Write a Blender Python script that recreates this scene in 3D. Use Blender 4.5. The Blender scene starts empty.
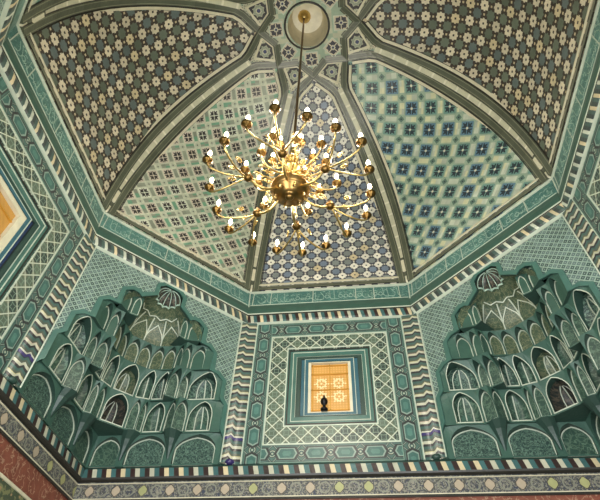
import bpy, math, random
from mathutils import Vector, Matrix
from mathutils.geometry import tessellate_polygon
random.seed(7)
PI = math.pi; R = math.radians
scn = bpy.context.scene
COL = scn.collection
T8 = math.tan(PI/8)

# ---------------------------------------------------------------- node maths
class X:
    def __init__(s, b, k): s.b = b; s.k = k
    def _m(s, op, *a):
        n = s.b.nt.nodes.new('ShaderNodeMath'); n.operation = op
        for i, v in enumerate((s,)+a):
            if isinstance(v, X): s.b.nt.links.new(v.k, n.inputs[i])
            else: n.inputs[i].default_value = float(v)
        return X(s.b, n.outputs[0])
    def __add__(s, o): return s._m('ADD', o)
    __radd__ = __add__
    def __sub__(s, o): return s._m('SUBTRACT', o)
    def __rsub__(s, o): return (s*-1.0)+o
    def __mul__(s, o): return s._m('MULTIPLY', o)
    __rmul__ = __mul__
    def __truediv__(s, o): return s._m('DIVIDE', o)
    def abs(s): return s._m('ABSOLUTE')
    def mod(s, p): return s._m('FLOORED_MODULO', p)
    def floor(s): return s._m('FLOOR')
    def sin(s): return s._m('SINE')
    def sqrt(s): return s._m('SQRT')
    def mn(s, o): return s._m('MINIMUM', o)
    def mx(s, o): return s._m('MAXIMUM', o)
    def lt(s, o): return s._m('LESS_THAN', o)
    def gt(s, o): return s._m('GREATER_THAN', o)
    def cell(s, p, off=0.0): return (s+off).mod(p)-p/2      # centred local coordinate
    def idx(s, p, off=0.0): return ((s+off)/p).floor()

class B:
    def __init__(s, name, rough=.35, metal=0, bump=.25, bscale=18, spec=.5):
        s.m = bpy.data.materials.new(name); s.m.use_nodes = True
        s.nt = s.m.node_tree; s.bs = s.nt.nodes['Principled BSDF']
        s.bs.inputs['Roughness'].default_value = rough; s.bs.inputs['Metallic'].default_value = metal
        s.bs.inputs['Specular IOR Level'].default_value = spec
        uv = s.nt.nodes.new('ShaderNodeUVMap'); uv.uv_map = 'UVMap'
        s.uvk = uv.outputs[0]
        sp = s.nt.nodes.new('ShaderNodeSeparateXYZ'); s.nt.links.new(uv.outputs[0], sp.inputs[0])
        s.u = X(s, sp.outputs[0]); s.v = X(s, sp.outputs[1])
        g = s.nt.nodes.new('ShaderNodeNewGeometry'); s.pos = g.outputs['Position']
        s.bump_s = bump; s.bscale = bscale
    def noise(s, scale, detail=2, vec=None):
        n = s.nt.nodes.new('ShaderNodeTexNoise'); n.inputs['Scale'].default_value = scale; n.inputs['Detail'].default_value = detail
        s.nt.links.new(vec or s.pos, n.inputs['Vector']); return X(s, n.outputs['Fac'])
    def voro(s, scale, feature='F1', vec=None):
        n = s.nt.nodes.new('ShaderNodeTexVoronoi'); n.feature = feature; n.inputs['Scale'].default_value = scale
        s.nt.links.new(vec or s.pos, n.inputs['Vector']); return X(s, n.outputs['Distance'])
    def rnd(s, a, b=0.0):
        c = s.nt.nodes.new('ShaderNodeCombineXYZ')
        for i, v in enumerate((a, b)):
            if isinstance(v, X): s.nt.links.new(v.k, c.inputs[i])
            else: c.inputs[i].default_value = v
        w = s.nt.nodes.new('ShaderNodeTexWhiteNoise'); w.noise_dimensions = '3D'
        s.nt.links.new(c.outputs[0], w.inputs['Vector']); return X(s, w.outputs['Value'])
    def col(s, c):
        if isinstance(c, (tuple, list)):
            n = s.nt.nodes.new('ShaderNodeRGB'); n.outputs[0].default_value = (*c, 1); return n.outputs[0]
        return c
    def mix(s, f, a, b):        # f=0 -> a, f=1 -> b
        n = s.nt.nodes.new('ShaderNodeMix'); n.data_type = 'RGBA'
        if isinstance(f, X): s.nt.links.new(f.k, n.inputs[0])
        else: n.inputs[0].default_value = f
        for v, i in ((a, 6), (b, 7)):
            if isinstance(v, (tuple, list)): n.inputs[i].default_value = (*v, 1)
            else: s.nt.links.new(v, n.inputs[i])
        return n.outputs[2]
    def vary(s, c, amt, f):     # multiply by 1-amt .. 1+amt from f 0..1
        n = s.nt.nodes.new('ShaderNodeVectorMath'); n.operation = 'SCALE'
        s.nt.links.new(s.col(c), n.inputs[0]); s.nt.links.new((f*(2*amt)+(1-amt)).k, n.inputs['Scale']); return n.outputs[0]
    def done(s, c, height=None, emis=None, estr=0):
        c = s.vary(c, .22, s.noise(6, 3))
        s.nt.links.new(c, s.bs.inputs['Base Color'])
        if s.bump_s:
            h = s.noise(s.bscale, 3)
            if height is not None: h = h*.4+height
            bp = s.nt.nodes.new('ShaderNodeBump'); bp.inputs['Strength'].default_value = s.bump_s; bp.inputs['Distance'].default_value = .02
            s.nt.links.new(h.k, bp.inputs['Height']); s.nt.links.new(bp.outputs[0], s.bs.inputs['Normal'])
        if emis is not None:
            s.nt.links.new(s.col(emis), s.bs.inputs['Emission Color']); s.bs.inputs['Emission Strength'].default_value = estr
        return s.m

def srgb(r, g, b):
    f = lambda c: (c/255/12.92) if c/255 <= .04045 else ((c/255+.055)/1.055)**2.4
    return (f(r), f(g), f(b))

def plain(name, c, rough=.4, metal=0, bump=.2, emis=None, estr=0):
    b = B(name, rough, metal, bump); return b.done(c, emis=emis, estr=estr)

# palette (tile glazes)
TEAL = srgb(90, 130, 118); TEALD = srgb(62, 92, 84); TEALL = srgb(128, 162, 144)
WHITE = srgb(222, 220, 200); CREAM = srgb(205, 196, 168); NAVY = srgb(38, 52, 92); BROWN = srgb(62, 50, 44)
OLIVE = srgb(108, 112, 92); GREY = srgb(112, 122, 116); SAND = srgb(206, 190, 154); PINK = srgb(205, 176, 160)

def star8(x, y):                  # eight-pointed star distance
    return (x.abs().mx(y.abs())).mn((x.abs()+y.abs())*.7071)
def rosette(x, y):                # lobed blossom distance
    a = x.abs(); c = y.abs()
    return (a*a+c*c).sqrt()

def quant(x, q): return ((x/q).floor()+.5)*q
def star_tiles(name, p, ground, flower, other, centre, dots, others2=None, big=0.0):
    b = B(name, .38, bump=.3, bscale=14)
    u = b.u; v = b.v; q = p/16
    X1 = u.cell(p); Y1 = v.cell(p)
    x1 = quant(X1, q); y1 = quant(Y1, q); x2 = quant(u.cell(p, p/2), q); y2 = quant(v.cell(p, p/2), q)
    s1 = star8(x1, y1); s2 = star8(x2, y2)
    r1 = b.rnd(u.idx(p), v.idx(p)); r2 = b.rnd(u.idx(p, p/2)+.5, v.idx(p, p/2)+.7)
    fl = b.vary(b.mix(r1.gt(.86), flower, SAND), .14, r1)
    ot = b.vary(b.mix(r2.gt(.6), other, others2 or other), .25, r2)
    c = b.col(ground)
    # little light dots where four stars meet
    d3 = quant(u.cell(p, p/2), q).abs().mx(quant(Y1, q).abs()); d4 = x1.abs().mx(y2.abs())
    c = b.mix(d3.mn(d4).lt(p*.05), c, dots)
    t2 = (x2.abs().mn(y2.abs())).lt(p*.04)*(x2.abs().mx(y2.abs())).lt(p*.31)
    c = b.mix(s2.lt(p*(.22+big)).mx(t2), c, ot)
    tips = (x1.abs().mn(y1.abs())).lt(p*.04)*(x1.abs().mx(y1.abs())).lt(p*.33)
    c = b.mix(s1.lt(p*(.25+big)).mx(tips), c, fl)
    c = b.mix((x1*x1+y1*y1).sqrt().lt(p*.065), c, centre)
    return b.done(c)

def square_tiles(name, p, base, sqbg, bar, dark, sq2=None, bar2=None, dot=GREY, cen=None):
    b = B(name, .36, bump=.3, bscale=14)
    u = (b.u+b.v)*.7071+5.0; v = (b.v-b.u)*.7071+5.0
    x = u.cell(p); y = v.cell(p); x2 = u.cell(p, p/2); y2 = v.cell(p, p/2)
    q = p/18
    r = b.rnd(u.idx(p), v.idx(p)); r2 = b.rnd(u.idx(p, p/2), v.idx(p, p/2)); r3 = b.rnd(u.idx(p, p/2), v.idx(p)+9.0)
    c = b.vary(b.col(base), .10, b.rnd(u.idx(p/8), v.idx(p/8)))
    bx = x.abs().lt(p*.27); by = y.abs().lt(p*.27)
    c = b.mix(bx*(y2.abs().lt(p*.12)), c, b.vary(b.mix(r3.gt(.62), bar, bar2 or TEALL), .22, r3))
    c = b.mix(by*(x2.abs().lt(p*.12)), c, b.vary(b.mix(r2.gt(.62), bar, bar2 or TEALL), .22, r2))
    sq = b.vary(b.mix(r.gt(.6), sqbg, sq2 or sqbg), .16, r)
    c = b.mix(x.abs().lt(p*.31)*y.abs().lt(p*.31), c, sq)
    c = b.mix((x2.abs()+y2.abs()).lt(p*.16), c, dot); c = b.mix((x2.abs()+y2.abs()).lt(p*.05), c, dark)
    a = x.abs(); d = y.abs(); s = star8(x, y); mi = a.mn(d); ma = a.mx(d)
    body = s.lt(p*.20)*(1.0-mi.lt(p*.022)*ma.gt(p*.07))
    tip = (a-d).abs().lt(p*.05)*ma.gt(p*.14)*ma.lt(p*.235); spur = mi.gt(p*.035)*mi.lt(p*.085)*ma.lt(p*.265)*ma.gt(p*.15)
    c = b.mix(body.mx(tip).mx(spur), c, dark)
    c = b.mix(s.lt(p*.05), c, cen or sq)
    return b.done(c)

M = {}
M['dome_dark'] = star_tiles('dark_star_mosaic', .335, srgb(66, 56, 50), srgb(222, 210, 184), srgb(110, 120, 104), srgb(60, 50, 46), SAND, srgb(96, 108, 106))
M['dome_blue'] = star_tiles('blue_star_mosaic', .275, srgb(74, 74, 84), srgb(238, 232, 216), srgb(142, 148, 144), srgb(66, 60, 62), srgb(230, 224, 206), srgb(118, 130, 146), .025)
M['dome_cream'] = square_tiles('cream_square_mosaic', .40, srgb(206, 208, 184), srgb(222, 210, 190), srgb(158, 164, 144), srgb(58, 54, 52), srgb(212, 214, 194), srgb(112, 156, 128), srgb(190, 196, 172))
M['dome_teal'] = square_tiles('teal_square_mosaic', .49, srgb(160, 180, 158), srgb(116, 156, 146), srgb(208, 214, 194), srgb(50, 60, 68), srgb(98, 132, 150), srgb(206, 204, 168), srgb(96, 124, 112), srgb(224, 222, 200))

def mk_bands():
    b = B('olive_rib_glaze', .3, bump=.3)
    w = b.v.cell(.2)
    c = b.mix((b.u.abs()).gt(.074), srgb(90, 94, 78), srgb(56, 52, 46))
    c = b.mix(((b.u.abs())-.05).abs().lt(.006), c, srgb(140, 140, 116))
    n = b.rnd(b.v.idx(.45)); c = b.vary(c, .15, n)
    return b.done(c)
M['rib'] = mk_bands()
def mk_core():
    b = B('cream_rib_strip', .4, bump=.3)
    c = b.mix(b.v.mod(.34).lt(.05), srgb(210, 206, 178), srgb(234, 228, 204))
    return b.done(c)
M['core'] = mk_core()
M['cream'] = plain('cream_border_tile', srgb(222, 214, 186), .4)
M['white'] = plain('white_glazed_line', srgb(198, 206, 188), .35, bump=.1)
M['script'] = plain('pale_green_script', srgb(164, 188, 172), .35, bump=.1)
M['dark'] = plain('dark_tile_line', srgb(48, 46, 42), .4)
M['teal'] = plain('teal_glaze', srgb(72, 110, 100), .3)
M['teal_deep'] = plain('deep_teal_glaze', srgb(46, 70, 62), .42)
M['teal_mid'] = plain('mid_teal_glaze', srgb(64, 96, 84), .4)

def mk_inscr():
    b = B('teal_inscription_tile', .28, bump=.3)
    r = b.rnd(b.u.idx(.42))
    c = b.vary(b.mix(r, srgb(72, 118, 112), srgb(88, 134, 126)), .12, r)
    n = b.noise(9, 2, b.uvk); n2 = b.noise(14, 2, b.uvk)
    c = b.mix((n-.5).abs().lt(.018), c, srgb(122, 158, 144)); c = b.mix((n2-.5).abs().lt(.012), c, srgb(60, 96, 92))
    return b.done(c)
M['inscr'] = mk_inscr()

def mk_lattice(name, p, bg1, bg2, line, lw, diag=True):
    b = B(name, .32, bump=.35, bscale=20)
    a = (b.u+b.v)*.7071; d = (b.u-b.v)*.7071
    if not diag: a, d = b.u, b.v
    x = a.cell(p).abs(); y = d.cell(p).abs()
    r = b.rnd(a.idx(p), d.idx(p))
    c = b.vary(b.mix(r.gt(.5), bg1, bg2), .2, r)
    c = b.mix((x.mx(y)).lt(p*.13), c, srgb(140, 152, 146))
    c = b.mix(x.gt(p/2-lw).mx(y.gt(p/2-lw)), c, line)
    return b.done(c)
M['lattice'] = mk_lattice('diagonal_tile_lattice', .072, srgb(52, 80, 76), srgb(84, 106, 104), srgb(150, 170, 156), .009)

def mk_window_lattice():
    b = B('star_lattice_tiles', .34, bump=.3)
    p = .24; a = (b.u+b.v); d = (b.u-b.v)
    x = a.cell(p).abs(); y = d.cell(p).abs()
    px = b.u.cell(p); py = b.v.cell(p); px2 = b.u.cell(p, p/2); py2 = b.v.cell(p, p/2)
    r = b.rnd(a.idx(p), d.idx(p))
    c = b.vary(b.mix(r.gt(.5), srgb(58, 74, 68), srgb(86, 100, 84)), .25, r)
    s = star8(px, py2)
    q = ((px*px+py*py).sqrt()).mn((px2*px2+py2*py2).sqrt())
    c = b.mix(q.lt(.045), c, srgb(112, 118, 96)); c = b.mix(q.lt(.02), c, srgb(52, 54, 50))
    c = b.mix((q-.085).abs().lt(.006), c, srgb(120, 138, 122))
    c = b.mix(x.gt(p/2-.012).mx(y.gt(p/2-.012)), c, srgb(202, 208, 188))
    return b.done(c)
M['wlattice'] = mk_window_lattice()

def mk_chain():       # u across the band (-.5...5 x width), v along it
    b = B('knotted_hexagon_border', .32, bump=.35)
    P = .46; W = .30
    y = b.v.cell(P).abs(); x = b.u.abs()
    y2 = b.v.cell(P, P/2).abs()
    hexd = (x/.085).mx((x*.55+y)/.165)           # elongated hexagon, 1 on its outline
    kn = (x*x+y2*y2).sqrt()
    c = b.mix(b.noise(16, 2)*1.0, srgb(64, 92, 86), srgb(92, 122, 112))
    dg = ((x*.9+y2)-.135).abs()
    c = b.mix(dg.lt(.02), c, srgb(56, 58, 56)); c = b.mix(dg.lt(.007), c, srgb(140, 156, 144))
    c = b.mix(kn.lt(.064), c, srgb(60, 62, 58)); c = b.mix(kn.lt(.052), c, srgb(176, 186, 166)); c = b.mix(kn.lt(.04), c, srgb(70, 92, 88)); c = b.mix(kn.lt(.016), c, srgb(170, 180, 160))
    c = b.mix(hexd.lt(1.25), c, srgb(54, 56, 56)); c = b.mix(hexd.lt(1.0), c, srgb(140, 160, 148)); c = b.mix(hexd.lt(.84), c, srgb(68, 106, 98)); c = b.mix(hexd.lt(.45), c, srgb(86, 126, 116))
    c = b.mix(x.gt(.128), c, srgb(52, 60, 58)); c = b.mix(x.gt(.136), c, srgb(120, 150, 136))
    return b.done(c)
M['chain'] = mk_chain()

def stripes(b, t, P, seq):
    """stack of coloured stripes by phase t mod P"""
    ph = t.mod(P)/P; c = b.col(seq[0][1])
    acc = 0
    for i, (w, cc) in enumerate(seq):
        if i: c = b.mix(ph.gt(acc), c, cc)
        acc += w
    return c
def mk_zig():
    b = B('chevron_striped_glaze', .3, bump=.3)
    r = b.rnd(b.v.idx(.23*1.0))
    t = b.v+b.u.mx(0.0).mn(.09)*.62+(b.u*-1.0).mx(0.0)*.5
    k = b.rnd(t.idx(.165)); hot = b.mix(k.gt(.35), srgb(198, 190, 140), b.mix(k.gt(.7), srgb(204, 180, 160), srgb(204, 206, 188)))
    c = stripes(b, t, .165, [(.24, srgb(92, 98, 86)), (.24, srgb(76, 104, 98)), (.24, srgb(58, 58, 60)), (.28, srgb(196, 194, 172))])
    ph = t.mod(.165)/.215
    c = b.mix(ph.gt(.72), c, hot)
    n = b.rnd(t.idx(.165)+3.0); c = b.mix((n.gt(.93))*(ph.gt(.44))*(ph.lt(.66)), c, srgb(66, 58, 110))
    return b.done(c, height=(ph-.5).abs())
M['zig'] = mk_zig()
def mk_rope(name, P, seq, slant):
    b = B(name, .35, bump=.3)
    t = b.u+b.v*slant
    k = b.rnd(t.idx(P)); c = stripes(b, t, P, seq); ph = t.mod(P)/P
    c = b.mix((k.gt(.5))*(ph.lt(seq[0][0])), c, SAND)
    c = b.vary(c, .15, k)
    return b.done(c)
M['rope'] = mk_rope('twisted_checker_moulding', .24, [(.32, srgb(196, 194, 172)), (.34, srgb(66, 104, 104)), (.34, srgb(56, 42, 40))], .25)
M['rope_top'] = mk_rope('barber_striped_moulding', .22, [(.3, srgb(206, 210, 192)), (.36, srgb(66, 74, 72)), (.34, srgb(78, 98, 92))], .45)

def mk_glaze(name, bg, mot, scale, pat=True):
    b = B(name, .42, bump=.35, bscale=12)
    n = b.noise(scale, 2, b.uvk); v = b.voro(scale*1.1, 'DISTANCE_TO_EDGE', b.uvk)
    c = b.mix(b.noise(5, 2), bg, tuple(x*1.35 for x in bg))
    if pat:
        c = b.mix((n-.5).abs().lt(.025), c, mot); c = b.mix(v.lt(.035), c, tuple(x*.8 for x in mot))
    return b.done(c)
M['panel'] = mk_glaze('green_niche_glaze', srgb(48, 72, 62), srgb(92, 118, 100), 9)
M['panel_rich'] = mk_glaze('arabesque_niche_tile', srgb(38, 60, 56), srgb(104, 132, 116), 16)
M['panel_flat'] = mk_glaze('flat_green_glaze', srgb(58, 88, 76), srgb(66, 96, 84), 5, False)
M['panel_gold'] = mk_glaze('olive_vault_glaze', srgb(62, 80, 62), srgb(120, 126, 98), 12)
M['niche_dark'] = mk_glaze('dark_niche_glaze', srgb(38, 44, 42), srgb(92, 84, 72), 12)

def mk_frieze():
    b = B('blossom_medallion_frieze', .42, bump=.3)
    P = .43
    x = b.u.cell(P); y = b.v
    x2 = b.u.cell(P, P/2)
    n = b.noise(20, 2, b.uvk); v = b.voro(18, 'DISTANCE_TO_EDGE', b.uvk)
    c = b.mix((n-.5).abs().lt(.05), srgb(84, 84, 78), srgb(146, 142, 128))
    c = b.mix(v.lt(.05), c, srgb(60, 66, 84))
    sw = ((x2*x2+y*y).sqrt()-.075).abs(); c = b.mix(sw.lt(.011), c, srgb(136, 136, 122))
    k = b.rnd(b.u.idx(P))
    dd = x.abs().mx(y.abs()*.86).mx((x.abs()+y.abs())*.74)
    c = b.mix(dd.lt(.075), c, srgb(80, 72, 64)); c = b.mix(dd.lt(.064), c, b.mix(k.gt(.55), srgb(184, 168, 146), srgb(172, 172, 122)))
    return b.done(c)
M['frieze'] = mk_frieze()
def mk_maroon():
    b = B('maroon_scroll_band', .5, bump=.3)
    n = b.noise(7, 3, b.uvk); c = b.mix(b.noise(3, 2), srgb(120, 66, 52), srgb(142, 84, 66)); c = b.mix((n-.5).abs().lt(.015), c, srgb(170, 130, 106))
    return b.done(c)
M['maroon'] = mk_maroon()
def mk_floral():
    b = B('floral_dado_tile', .5, bump=.3)
    n = b.noise(10, 3, b.uvk); v = b.voro(9, 'F1', b.uvk); c = b.mix(n.gt(.52), srgb(74, 86, 66), srgb(126, 128, 90)); c = b.mix(v.lt(.22), c, srgb(168, 140, 104))
    return b.done(c)
M['floral'] = mk_floral()
M['plaster'] = plain('pale_plaster', srgb(196, 188, 168), .7)
M['cap'] = plain('oculus_white_plaster', srgb(250, 244, 222), .6)
M['cup'] = plain('oculus_cream_plaster', srgb(218, 208, 180), .6)
M['brass'] = plain('polished_brass', srgb(206, 176, 112), .3, 1.0, .05)
M['old_gold'] = plain('old_gold_bowl', srgb(150, 118, 70), .32, 1.0, .08)
M['bronze'] = plain('aged_bronze', srgb(120, 92, 50), .35, 1.0, .1)
M['candle'] = plain('ivory_candle_sleeve', srgb(240, 228, 190), .5)
M['bulb'] = plain('glowing_flame_bulb', srgb(255, 240, 210), .3, 0, 0, srgb(255, 232, 188), 14)
M['stone'] = plain('stone_floor', srgb(168, 160, 142), .5)
M['black'] = plain('blackened_iron', srgb(26, 24, 24), .4, .6)
M['navy'] = plain('navy_glaze', srgb(40, 60, 96), .3)
M['blue_glass'] = plain('turquoise_reveal_tile', srgb(58, 100, 112), .3)
M['cobalt'] = plain('cobalt_glaze', srgb(58, 48, 100), .2)
M['gold_bar'] = plain('gilded_grille_bar', srgb(206, 152, 62), .4, .3, .2)
def mk_pane(k):
    b = B('lit_amber_pane_%s' % k, .4, bump=.2)
    base = srgb(150, 108, 50)
    if k == 'star':
        x = b.u.abs()-.155; y = (b.v-.0).abs()-.135
        r = (x*x+y*y).sqrt()
        s = star8(x, y)
        cx = b.u.cell(.05); cy = b.v.cell(.05)
        hole = (cx.abs()+cy.abs()).lt(.021)
        hot = (s.gt(.035))*(s.lt(.105))*(hole+(s.gt(.055)*s.lt(.075))).gt(.5)
        hot = hot.mx((r.lt(.02)))
        e = b.mix(hole*.5, srgb(196, 146, 70), srgb(232, 190, 118)); e = b.mix(hot, e, srgb(255, 244, 190))
        st = .72
    else:
        cx = (b.u+b.v).cell(.035).abs()
        hole = cx.lt(.007)
        e = b.mix(hole, srgb(190, 144, 62), srgb(110, 82, 44)); st = .6
    return b.done(base, emis=e, estr=st)
M['pane'] = mk_pane('star'); M['pane2'] = mk_pane('hatch')

# ---------------------------------------------------------------- mesh helpers
class MB:
    def __init__(s): s.v = []; s.f = []; s.uv = []; s.mi = []; s.mats = []
    def mat(s, m):
        if m not in s.mats: s.mats.append(m)
        return s.mats.index(m)
    def face(s, pts, m, uvs=None):
        i0 = len(s.v); s.v += [tuple(p) for p in pts]; s.f.append(tuple(range(i0, i0+len(pts))))
        s.uv.append(uvs or [(p[0], p[2]) for p in pts]); s.mi.append(s.mat(m))
    def grid(s, fn, nu, nv, m, uvf=None):
        """fn(i,j) -> point ; smooth shared vertices"""
        i0 = len(s.v)
        for j in range(nv+1):
            for i in range(nu+1): s.v.append(tuple(fn(i, j)))
        k = s.mat(m)
        for j in range(nv):
            for i in range(nu):
                ij = [(i, j), (i+1, j), (i+1, j+1), (i, j+1)]
                s.f.append(tuple(i0+b*(nu+1)+a for a, b in ij))
                s.uv.append([uvf(a, b) if uvf else (s.v[i0+b*(nu+1)+a][0], s.v[i0+b*(nu+1)+a][2]) for a, b in ij]); s.mi.append(k)
    def box(s, fr, u0, u1, z0, z1, d0, d1, m, uvo=(0, 0), swap=False):
        P = lambda u, z, d: fr(u, z, d)
        UV = (lambda u, z: (z-uvo[1], u-uvo[0])) if swap else (lambda u, z: (u-uvo[0], z-uvo[1]))
        q = lambda l: s.face([P(*t) for t in l], m, [UV(t[0], t[1]) for t in l])
        q([(u0, z0, d1), (u1, z0, d1), (u1, z1, d1), (u0, z1, d1)])
        q([(u1, z0, d0), (u0, z0, d0), (u0, z1, d0), (u1, z1, d0)])
        q([(u0, z0, d0), (u1, z0, d0), (u1, z0, d1), (u0, z0, d1)])
        q([(u0, z1, d1), (u1, z1, d1), (u1, z1, d0), (u0, z1, d0)])
        q([(u0, z0, d0), (u0, z0, d1), (u0, z1, d1), (u0, z1, d0)])
        q([(u1, z0, d1), (u1, z0, d0), (u1, z1, d0), (u1, z1, d1)])
    def sweep(s, pts, nrm, w, th, m, closed=False, base=0.0):
        """flat bar of width w and thickness th following pts, lying on normals nrm"""
        n = len(pts); pts = [Vector(p) for p in pts]; L = [0.0]
        for i in range(1, n): L.append(L[-1]+(pts[i]-pts[i-1]).length)
        rings = []
        for i in range(n):
            a = pts[(i-1) % n] if (closed or i > 0) else pts[i]; b = pts[(i+1) % n] if (closed or i < n-1) else pts[i]
            t = (b-a).normalized(); N = Vector(nrm[i] if isinstance(nrm, list) else nrm).normalized()
            sd = t.cross(N)
            if sd.length < 1e-6: sd = Vector((1, 0, 0))
            sd.normalize(); k = 1.0
            if (closed or 0 < i < n-1):
                t1 = (pts[i]-a); t2 = (b-pts[i])
                if t1.length > 1e-6 and t2.length > 1e-6:
                    c = max(.4, math.cos(t1.angle(t2)/2)); k = 1/c
            h = w/2*k
            rings.append([pts[i]-sd*h+N*base, pts[i]-sd*h+N*(base+th), pts[i]+sd*h+N*(base+th), pts[i]+sd*h+N*base])
        i0 = len(s.v)
        for r in rings: s.v += [tuple(p) for p in r]
        us = [-w/2-th, -w/2, w/2, w/2+th]; k = s.mat(m)
        for i in range(n if closed else n-1):
            j = (i+1) % n; Lj = L[j] if j else L[i]+(pts[0]-pts[-1]).length
            for e in range(4):
                g = (e+1) % 4
                s.f.append((i0+i*4+e, i0+j*4+e, i0+j*4+g, i0+i*4+g)); s.uv.append([(us[e], L[i]), (us[e], Lj), (us[g], Lj), (us[g], L[i])]); s.mi.append(k)
        if not closed:
            for i, o in ((0, 0), (n-1, 1)):
                f = [i0+i*4+e for e in range(4)]; s.f.append(tuple(f)); s.uv.append([(0, 0)]*4); s.mi.append(k)
    def tube(s, pts, r, m, seg=8):
        pts = [Vector(p) for p in pts]; n = len(pts); i0 = len(s.v); k = s.mat(m)
        up = Vector((0, 0, 1))
        for i in range(n):
            t = (pts[min(i+1, n-1)]-pts[max(i-1, 0)]).normalized()
            a = t.cross(up)
            if a.length < .05: a = t.cross(Vector((1, 0, 0)))
            a.normalize(); b = t.cross(a); rr = r[i] if isinstance(r, (list, tuple)) else r
            for j in range(seg):
                an = 2*PI*j/seg; s.v.append(tuple(pts[i]+a*math.cos(an)*rr+b*math.sin(an)*rr))
        for i in range(n-1):
            for j in range(seg):
                g = (j+1) % seg
                s.f.append((i0+i*seg+j, i0+i*seg+g, i0+(i+1)*seg+g, i0+(i+1)*seg+j)); s.uv.append([(0, 0)]*4); s.mi.append(k)
        for i in (0, n-1):
            s.f.append(tuple(i0+i*seg+j for j in range(seg))); s.uv.append([(0, 0)]*seg); s.mi.append(k)
    def lathe(s, prof, m, seg=20, c=(0, 0, 0), flute=0, nf=8):
        i0 = len(s.v); k = s.mat(m)
        for r, z in prof:
            for j in range(seg):
                a = 2*PI*j/seg; q = r*(1+flute*math.cos(a*nf)); s.v.append((c[0]+q*math.cos(a), c[1]+q*math.sin(a), c[2]+z))
        for i in range(len(prof)-1):
            for j in range(seg):
                g = (j+1) % seg
                s.f.append((i0+i*seg+j, i0+i*seg+g, i0+(i+1)*seg+g, i0+(i+1)*seg+j)); s.uv.append([(j/seg, i), ((j+1)/seg, i), ((j+1)/seg, i+1), (j/seg, i+1)]); s.mi.append(k)
    def build(s, name, parent=None, smooth=False):
        me = bpy.data.meshes.new(name); me.from_pydata(s.v, [], s.f)
        for m in s.mats: me.materials.append(m)
        uvl = me.uv_layers.new(name='UVMap'); k = 0
        for f in s.uv:
            for q in f: uvl.data[k].uv = q; k += 1
        for p, mi in zip(me.polygons, s.mi): p.material_index = mi; p.use_smooth = smooth
        me.update()
        o = bpy.data.objects.new(name, me); COL.objects.link(o)
        if parent: o.parent = parent
        return o

def tag(o, label=None, cat=None, group=None, kind=None):
    if label: o['label'] = label
    if cat: o['category'] = cat
    if group: o['group'] = group
    if kind: o['kind'] = kind
    return o
def empty(name, loc=(0, 0, 0), rz=0):
    o = bpy.data.objects.new(name, None); o.empty_display_size = .1; COL.objects.link(o); o.location = loc; o.rotation_euler = (0, 0, rz); return o

A = 4.0
def frame(th):
    """local (u along the face, z, d towards the room) -> world, for the octagon face at azimuth th"""
    t = R(th); s, c = math.sin(t), math.cos(t)
    return lambda u, z, d=0.0: Vector((s*(A-d)+c*u, c*(A-d)-s*u, z))
HW = A*T8                       # half width of an octagon face
ZS, ZT = 3.444, 6.56

# ---------------------------------------------------------------- window and wall faces
def ring(mb, fr, a, b, z0, z1, w, d0, d1, m, uvmode=None):
    """rectangular ring |u|<a .. inner |u|<b"""
    wz = a-b if w is None else w
    for (u0, u1, q0, q1, side) in ((-a, -b, z0, z1, 1), (b, a, z0, z1, 1), (-b, b, z0, z0+wz, 0), (-b, b, z1-wz, z1, 0)):
        if uvmode == 'chain':
            if side: mb.box(fr, u0, u1, q0, q1, d0, d1, m, ((u0+u1)/2, 0))
            else: mb.box(fr, u0, u1, q0, q1, d0, d1, m, (0, (q0+q1)/2), True)
        else: mb.box(fr, u0, u1, q0, q1, d0, d1, m)
def line_ring(mb, fr, a, z0, z1, w, d, m):
    mb.sweep([fr(-a, z0, 0), fr(a, z0, 0), fr(a, z1, 0), fr(-a, z1, 0)], list([fr(0, 0, 1)-fr(0, 0, 0)]*4), w, .012, m, True, d)

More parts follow.
